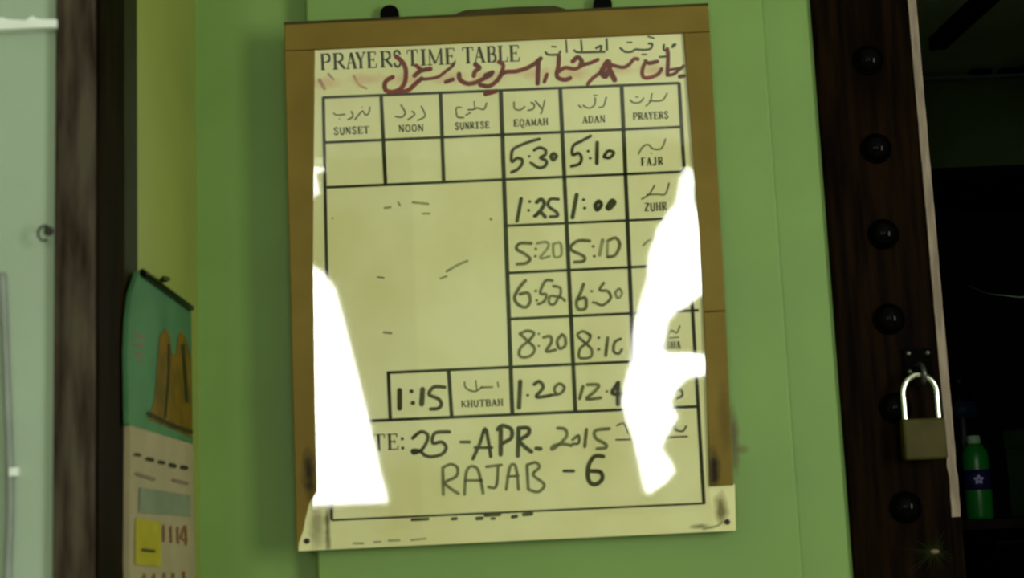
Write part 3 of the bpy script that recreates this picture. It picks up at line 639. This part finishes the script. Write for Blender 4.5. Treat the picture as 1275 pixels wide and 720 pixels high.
# hanging brackets behind the top edge and the sliver of backing that shows above the frame
for x, y in ((485, 13), (750, 1)):
    p = onY(x, y, -0.04)
    bm_pts = [(p.x + 0.0115 * math.cos(a), p.z - 0.004 + 0.0105 * math.sin(a)) for a in [math.pi * k / 10 for k in range(11)]] + [(p.x - 0.0115, p.z - 0.022), (p.x + 0.0115, p.z - 0.022)]
    prism('hanging_bracket', bm_pts, -0.042, PAN + 0.0002, 'black', board)
prism('backing_sliver', xz([(568, 17), (580, 12.5), (640, 8.5), (690, 7), (704, 11), (702, 22), (572, 30)], -0.043), -0.043, PAN - 0.0005, 'backing', board)

# drip stain on the wall beside the board
add_spots(M['wall'], [((onY(914, 545, PAN).x, PAN, onY(914, 545, PAN).z), (0.008, 0.05, 0.055), 0.85), ((onY(920, 560, PAN).x, PAN, onY(920, 560, PAN).z), (0.014, 0.05, 0.008), 0.6)], (0.10, 0.06, 0.01))

# ------------------------------------------------------------------ calendar on the side wall
CX = -0.371
cb = onX(200, 800, CX)
cal = empty('wall_calendar', (CX, cb.y, cb.z), 'teal topped wall calendar with a brown building picture on green return wall', 'calendar')
def slab_x(name, pts, x_front, x_back, m, parent):
    P = [onX(x, y, x_front) for x, y in pts]; n = len(P)
    vs_ = [(x_front, p.y, p.z) for p in P] + [(x_back, p.y, p.z) for p in P]
    fs = [tuple(range(n)), tuple(range(2 * n - 1, n - 1, -1))] + [(i, n + i, n + (i + 1) % n, (i + 1) % n) for i in range(n)]
    bm = bmesh.new(); bv = [bm.verts.new(v) for v in vs_]
    for f in fs: bm.faces.new([bv[k] for k in f])
    return bmo(name, bm, m, parent)
cpl = lambda d: (lambda x, y: onX(x, y, CX + d))
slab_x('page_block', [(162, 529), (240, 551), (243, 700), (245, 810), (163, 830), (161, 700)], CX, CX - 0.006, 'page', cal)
pic = slab_x('picture_page', [(173, 338), (180, 341), (238, 385), (240, 553), (160, 529), (158.5, 440), (160, 400), (164, 365)], CX + 0.0005, CX - 0.004, 'teal', cal)
p1 = cpl(0.0011)
patch('printed_building', [(184, 522), (192, 500), (196, 455), (199, 418), (206, 408), (212, 420), (214, 440), (219, 442), (222, 418), (227, 412), (233, 426), (238, 445), (239.5, 545)], 'gold', pic, p1)
p2 = cpl(0.0016)
each('printed_column', [([(211, 430), (210, 470), (206, 520)], 3), ([(228, 430), (231, 470), (233, 500)], 4), ([(185, 515), (215, 530), (238, 538)], 5)], 'goldd', pic, p2)
each('printed_text', [([(169, 417), (178, 420)], 4), ([(168, 429), (178, 432)], 4), ([(169, 440), (177, 443)], 4), ([(172, 451), (176, 452)], 3)], 'rose', pic, p1)
blk = [o for o in cal.children if o.name.startswith('page_block')][0]
each('perforation', [([(169, 566), (174, 567)], 4), ([(184, 571.5), (190, 573)], 5), ([(199, 575.5), (204, 576.5)], 4.5), ([(213, 579), (218, 580.5)], 5), ([(227, 582), (232, 583)], 5)], 'goldd', blk, p1)
each('printed_text', [([(170, 590), (192, 597)], 4), ([(216, 598), (233, 602)], 4)], 'rose', blk, p1)
patch('printed_band', [(174, 607), (237, 617), (237, 643), (173, 638)], 'pageg', blk, p1)
patch('yellow_square', [(169, 645), (200, 650), (201, 706), (168, 703)], 'yellow', blk, p1)
each('printed_text', [([(177, 685), (192, 686.5)], 3.5)], 'goldd', blk, p2)
each('printed_digit', [([(204, 655), (204.5, 674)], 2.5), ([(213, 656), (213.5, 675)], 2.5), ([(221.5, 657), (222, 676)], 2.5), ([(233, 673), (226, 670), (231, 655), (232, 678)], 2.5)], 'orange', blk, p1)
each('printed_digit', [([(180, 716), (180, 740)], 3), ([(192, 716), (192, 740)], 3), ([(205, 715), (205, 738)], 3), ([(216, 715), (216, 738)], 3), ([(229, 713), (229, 736)], 3)], 'orange', blk, p1)
tube('top_binding', [onX(177, 339, CX + 0.003), onX(207, 361, CX + 0.003), onX(238, 384, CX + 0.003)], 0.0036, 'black', cal)
a = onX(200, 354, CX + 0.003)
tube('hanger', [a, onX(203, 346, CX + 0.001), onX(210, 348, CX - 0.004), (SX - 0.001, onX(213, 350, CX).y, onX(213, 350, CX).z)], 0.0022, 'black', cal, seg=8)

# ------------------------------------------------------------------ small things on the pale wall
h = onY(58, 292, -0.456)
hk = empty('wall_hook', (h.x, -0.452, h.z), 'small dark open hook screwed into the pale wall', 'hook')
lathe('rose', [(0.0042, 0), (0.0042, 0.0015), (0.002, 0.003)], (h.x, -0.4495, h.z + 0.004), 'dullsteel', hk, axis='Y', seg=14)
tube('hook', [(h.x, -0.451, h.z + 0.004), (h.x, -0.460, h.z + 0.006)] + [(h.x + 0.0058 * math.cos(t), -0.462, h.z + 0.0070 * math.sin(t)) for t in [math.radians(q) for q in (60, 100, 140, 180, 220, 260, 300)]], 0.0011, 'nail', hk, seg=8)
cw = empty('wall_cable', (onY(8, 700, -0.455).x, -0.452, 0.9), 'thin grey cable running down the pale wall', 'cable')
tube('cable', [onY(2, 340, -0.4535), onY(5, 400, -0.4535), onY(8, 480, -0.4535), onY(11, 560, -0.4535), onY(12, 640, -0.4535), onY(9, 720, -0.4535), onY(6, 900, -0.4535)], 0.0036, 'grey', cw)
p = onY(17, 588, -0.455)
box('cable_clip', p.x - 0.0035, p.x + 0.0035, -0.459, -0.4495, p.z - 0.004, p.z + 0.004, 'white', cw, bev=0.001)

# ------------------------------------------------------------------ hasp and padlock on the door post
PYL = (PY -0.0210)
c0 = onY(1150, 547, PYL)
tl, br = onY(1123.5, 524, PYL), onY(1178, 573, PYL)
hs = onY(1147, 452, (PY -0.0050))
hasp = empty('hasp', (hs.x, (PY +0.0000), hs.z), 'dull dark metal hasp and staple on the black door post', 'hasp')
box('hasp_plate', hs.x - 0.020, hs.x + 0.014, (PY -0.0035), (PY +0.0005), hs.z - 0.016, hs.z + 0.018, 'black', hasp, bev=0.0012)
top = onY(1150, 468, PYL)
tube('staple', [(top.x - 0.001, (PY -0.0010), top.z + 0.014), (top.x - 0.001, (PY -0.0170), top.z + 0.013), (top.x - 0.001, (PY -0.0280), top.z + 0.003), (top.x - 0.001, (PY -0.0210), top.z - 0.008), (top.x - 0.001, (PY -0.0010), top.z - 0.008)], 0.0032, 'dullsteel', hasp)
for dx, dz in ((-0.014, 0.012), (0.009, 0.012), (-0.014, -0.010)):
    lathe('rivet', [(0.0032, 0), (0.003, 0.0015), (0.001, 0.0022)], (hs.x + dx, (PY -0.0034), hs.z + dz), 'dullsteel', hasp, axis='Y', seg=12)
pl = empty('padlock', (c0.x, PYL, c0.z - 0.025), 'closed brass padlock with shiny steel shackle hanging on the door post', 'padlock')
wd, hh = 0.0255, 0.0242
box('lock_body', c0.x - wd, c0.x + wd, PYL - 0.0085, PYL + 0.0085, c0.z - hh, c0.z + hh, 'brass', pl, bev=0.003)
r = 0.0200
arch = [(c0.x - r, PYL, c0.z + hh - 0.004), (c0.x - r, PYL, c0.z + hh + 0.020)] + [(c0.x + r * math.cos(t), PYL, c0.z + hh + 0.030 + (r + 0.002) * math.sin(t)) for t in [math.radians(q) for q in (170, 140, 110, 90, 70, 40, 10)]] + [(c0.x + r, PYL, c0.z + hh + 0.020), (c0.x + r, PYL, c0.z + hh - 0.004)]
tube('shackle', arch, 0.0037, 'steel', pl, seg=14)
# spiky rosette low on the post
rc = onY(1164, 687, (PY -0.0030))
ro = empty('straw_rosette', (rc.x, (PY -0.0010), rc.z), 'dark greenish spiky rosette with pale centre low on the black door post', 'rosette')
lathe('centre', [(0.0052, 0), (0.0045, 0.003), (0.002, 0.0045)], (rc.x, (PY +0.0001), rc.z), 'rose', ro, axis='Y', seg=14, sc=(1.2, 0.6))
rr = random.Random(9)
for k in range(38):
    ang = 2 * math.pi * (k + rr.uniform(-.3, .3)) / 38; ln = rr.uniform(0.018, 0.042)
    dx, dz = math.cos(ang) * (1.15 if math.cos(ang) < 0 else 0.7), math.sin(ang) * 0.85
    e = Vector((rc.x + dx * ln, (PY -0.0025) - rr.uniform(0, .003), rc.z + dz * ln)); s_ = Vector((rc.x + dx * 0.003, (PY -0.0015), rc.z + dz * 0.003))
    n_ = Vector((-dz, 0, dx)).normalized() * 0.0007
    pyd('spike', [s_ + n_, s_ - n_, e, s_ + Vector((0, -0.001, 0))], [(0, 1, 2), (0, 3, 2), (1, 2, 3), (0, 1, 3)], 'straw', ro)

# ------------------------------------------------------------------ the dim room behind the doorway
BX0, BX1, BY1 = 0.1, 3.0, 2.45
BZ = onY(1210, 88, BY1).z
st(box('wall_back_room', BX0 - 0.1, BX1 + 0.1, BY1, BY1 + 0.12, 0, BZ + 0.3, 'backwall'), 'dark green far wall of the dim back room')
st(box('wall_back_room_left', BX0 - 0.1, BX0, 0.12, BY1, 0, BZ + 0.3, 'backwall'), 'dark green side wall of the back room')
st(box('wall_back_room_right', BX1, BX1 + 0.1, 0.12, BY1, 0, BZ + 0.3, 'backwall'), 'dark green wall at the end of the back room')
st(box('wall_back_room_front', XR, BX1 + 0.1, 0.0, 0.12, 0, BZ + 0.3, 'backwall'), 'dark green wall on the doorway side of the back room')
st(box('ceiling_back_room', BX0 - 0.1, BX1 + 0.1, 0.12, BY1 + 0.12, BZ, BZ + 0.06, 'backceil'), 'greyish green ceiling boards of the back room')
# a beam under the ceiling, running away from the doorway
q0 = onZ(1228, 4, BZ - 0.03); q1 = onZ(1167, 60, BZ - 0.03)
bw = 0.022
o = pyd('ceiling_beam', [(q0.x - bw + (q0.x - q1.x) * 0.8, q0.y + (q0.y - q1.y) * 0.8, BZ - 0.035), (q0.x + bw + (q0.x - q1.x) * 0.8, q0.y + (q0.y - q1.y) * 0.8, BZ - 0.035), (q1.x + bw, q1.y, BZ - 0.035), (q1.x - bw, q1.y, BZ - 0.035)] +
        [(q0.x - bw + (q0.x - q1.x) * 0.8, q0.y + (q0.y - q1.y) * 0.8, BZ + 0.01), (q0.x + bw + (q0.x - q1.x) * 0.8, q0.y + (q0.y - q1.y) * 0.8, BZ + 0.01), (q1.x + bw, q1.y, BZ + 0.01), (q1.x - bw, q1.y, BZ + 0.01)],
        [(0, 3, 2, 1), (4, 5, 6, 7), (0, 1, 5, 4), (1, 2, 6, 5), (2, 3, 7, 6), (3, 0, 4, 7)], 'cab')
tag(o, 'dark ceiling beam of the back room', kind='structure')
o.name = 'trim_5'
zc = onY(1200, 97, BY1 - 0.02).z
st(box('trim_6', BX0, BX1, BY1 - 0.03, BY1 + 0.01, zc - 0.004, zc + 0.004, 'grey'), 'thin ledge along the top of the back room wall')
for xa, xb, nm in ((1207, 1232, 'trim_7'), (1244, 1300, 'trim_8')):
    pa, pb = onY(xa, 92, BY1 - 0.02), onY(xb, 90, BY1 - 0.02)
    st(box(nm, pa.x, pb.x, BY1 - 0.045, BY1 + 0.01, zc + 0.004, zc + 0.018, 'cab'), 'dark batten on the ledge of the back room wall')
# dark shelf unit
SY0, SY1 = 1.60, 2.05
zt = onY(1200, 208, SY0).z; zsh = onY(1218, 647, SY0 + 0.04).z
sx0, sx1 = 0.72, 2.0
su = empty('shelf_unit', ((sx0 + sx1) / 2, SY0, 0), 'tall black open shelf unit in the dim back room', 'shelf unit')
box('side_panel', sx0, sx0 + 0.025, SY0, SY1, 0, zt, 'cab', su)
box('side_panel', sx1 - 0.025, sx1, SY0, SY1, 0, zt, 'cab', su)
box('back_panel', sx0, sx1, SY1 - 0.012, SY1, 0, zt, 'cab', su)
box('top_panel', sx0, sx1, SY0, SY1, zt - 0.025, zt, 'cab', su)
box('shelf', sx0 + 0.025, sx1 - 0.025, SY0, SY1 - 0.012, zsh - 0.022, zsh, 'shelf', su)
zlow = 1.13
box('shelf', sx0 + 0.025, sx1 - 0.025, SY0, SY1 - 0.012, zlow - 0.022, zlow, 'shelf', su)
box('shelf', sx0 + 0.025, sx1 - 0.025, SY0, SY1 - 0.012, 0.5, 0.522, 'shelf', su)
# green bottle
bY = SY0 + 0.07
bb = onY(1221, 646, bY); zt_ = onY(1211, 543, bY).z; H_ = zt_ - zsh; rr_ = 0.0315
gb = empty('soap_bottle', (bb.x, bY, zsh), 'bright green plastic bottle with violet label on the dark shelf', 'bottle')
lathe('bottle_body', [(0.030, 0.0), (rr_, 0.006), (rr_, H_ * 0.42), (rr_ * 0.96, H_ * 0.55), (rr_, H_ * 0.68), (rr_ * 0.92, H_ * 0.80), (rr_ * 0.60, H_ * 0.89), (0.014, H_ * 0.91)], (bb.x, bY, zsh), 'bottle', gb)
lathe('cap', [(0.0155, 0), (0.0155, H_ * 0.085), (0.012, H_ * 0.1)], (bb.x, bY, zsh + H_ * 0.905), 'cap', gb, seg=20)
lab = lathe('label', [(rr_ * 1.02, 0), (rr_ * 1.0, H_ * 0.12), (rr_ * 1.02, H_ * 0.24)], (bb.x, bY, zsh + H_ * 0.35), 'violet', gb)
for k in range(5):
    a = math.radians(90 + 72 * k); cx_, cz_ = -0.006, H_ * 0.47
    vs_ = []
    for u, v in ((0.001, 0), (0.006, 0.0042), (0.0125, 0), (0.006, -0.0042)):
        x = cx_ + u * math.cos(a) - v * math.sin(a); z = cz_ + u * math.sin(a) + v * math.cos(a)
        vs_.append((bb.x + x, bY - math.sqrt((rr_ * 1.05) ** 2 - x * x), zsh + z))
    pyd('petal_mark', vs_, [(0, 1, 2, 3)], 'lilac', lab)
# darker bottle behind
dY = SY0 + 0.22
db = onY(1204, 600, dY); zt2 = onY(1200, 468, dY).z; H2 = zt2 - zsh
nb = empty('dark_bottle', (db.x, dY, zsh), 'taller navy bottle with blue mark behind the green bottle', 'bottle')
lathe('bottle_body', [(0.034, 0), (0.038, 0.006), (0.038, H2 * 0.82), (0.030, H2 * 0.87), (0.016, H2 * 0.9), (0.016, H2 * 0.92)], (db.x, dY, zsh), 'navy', nb)
lathe('cap', [(0.018, 0), (0.018, H2 * 0.07), (0.012, H2 * 0.085)], (db.x, dY, zsh + H2 * 0.915), 'navy', nb, seg=20)
lathe('label', [(0.0385, 0), (0.0385, H2 * 0.11)], (db.x, dY, zsh + H2 * 0.70), 'blue', nb)
# dark green box on the shelf and black box on the shelf below
gx = onY(1256, 600, SY0 + 0.10).x
o = box('storage_box', gx, gx + 0.26, SY0 + 0.10, SY0 + 0.36, zsh, zsh + 0.20, 'dgreen', bev=0.004)
gbx = empty('card_box', (gx + 0.13, SY0 + 0.2, zsh), 'dark green card box on the shelf beside the green bottle', 'box'); o.name = 'box_body'; adopt(o, gbx)
box('box_lid', gx - 0.004, gx + 0.264, SY0 + 0.096, SY0 + 0.364, zsh + 0.16, zsh + 0.204, 'dgreen', gbx, bev=0.003)
kx = onY(1243, 690, SY0 + 0.01).x; kz = onY(1260, 672, SY0 + 0.01).z
kb = empty('black_case', (kx + 0.2, SY0 + 0.1, zlow), 'black box on the lower shelf under the green bottle', 'box')
box('case_body', kx, kx + 0.4, SY0 + 0.005, SY0 + 0.30, zlow, kz - 0.012, 'black', kb, bev=0.004)
box('case_lid', kx - 0.002, kx + 0.402, SY0 + 0.003, SY0 + 0.302, kz - 0.012, kz, 'navy', kb, bev=0.002)
# thin pale cord hanging in front of the shelf unit
cd = empty('hanging_cord', (1.1, SY0 - 0.02, 2.0), 'thin pale cord sagging across the front of the shelf unit', 'cord')
tube('cord', [onY(1206, 356, SY1 - 0.010), onY(1216, 360, SY0 + 0.3), onY(1228, 365, SY0 + 0.1), onY(1250, 368, SY0 - 0.02), onY(1285, 368, SY0 - 0.02), onY(1340, 340, SY0 - 0.02), (sx1 - 0.02, SY0 - 0.002, zt - 0.2)], 0.0014, 'cap', cd, seg=8)
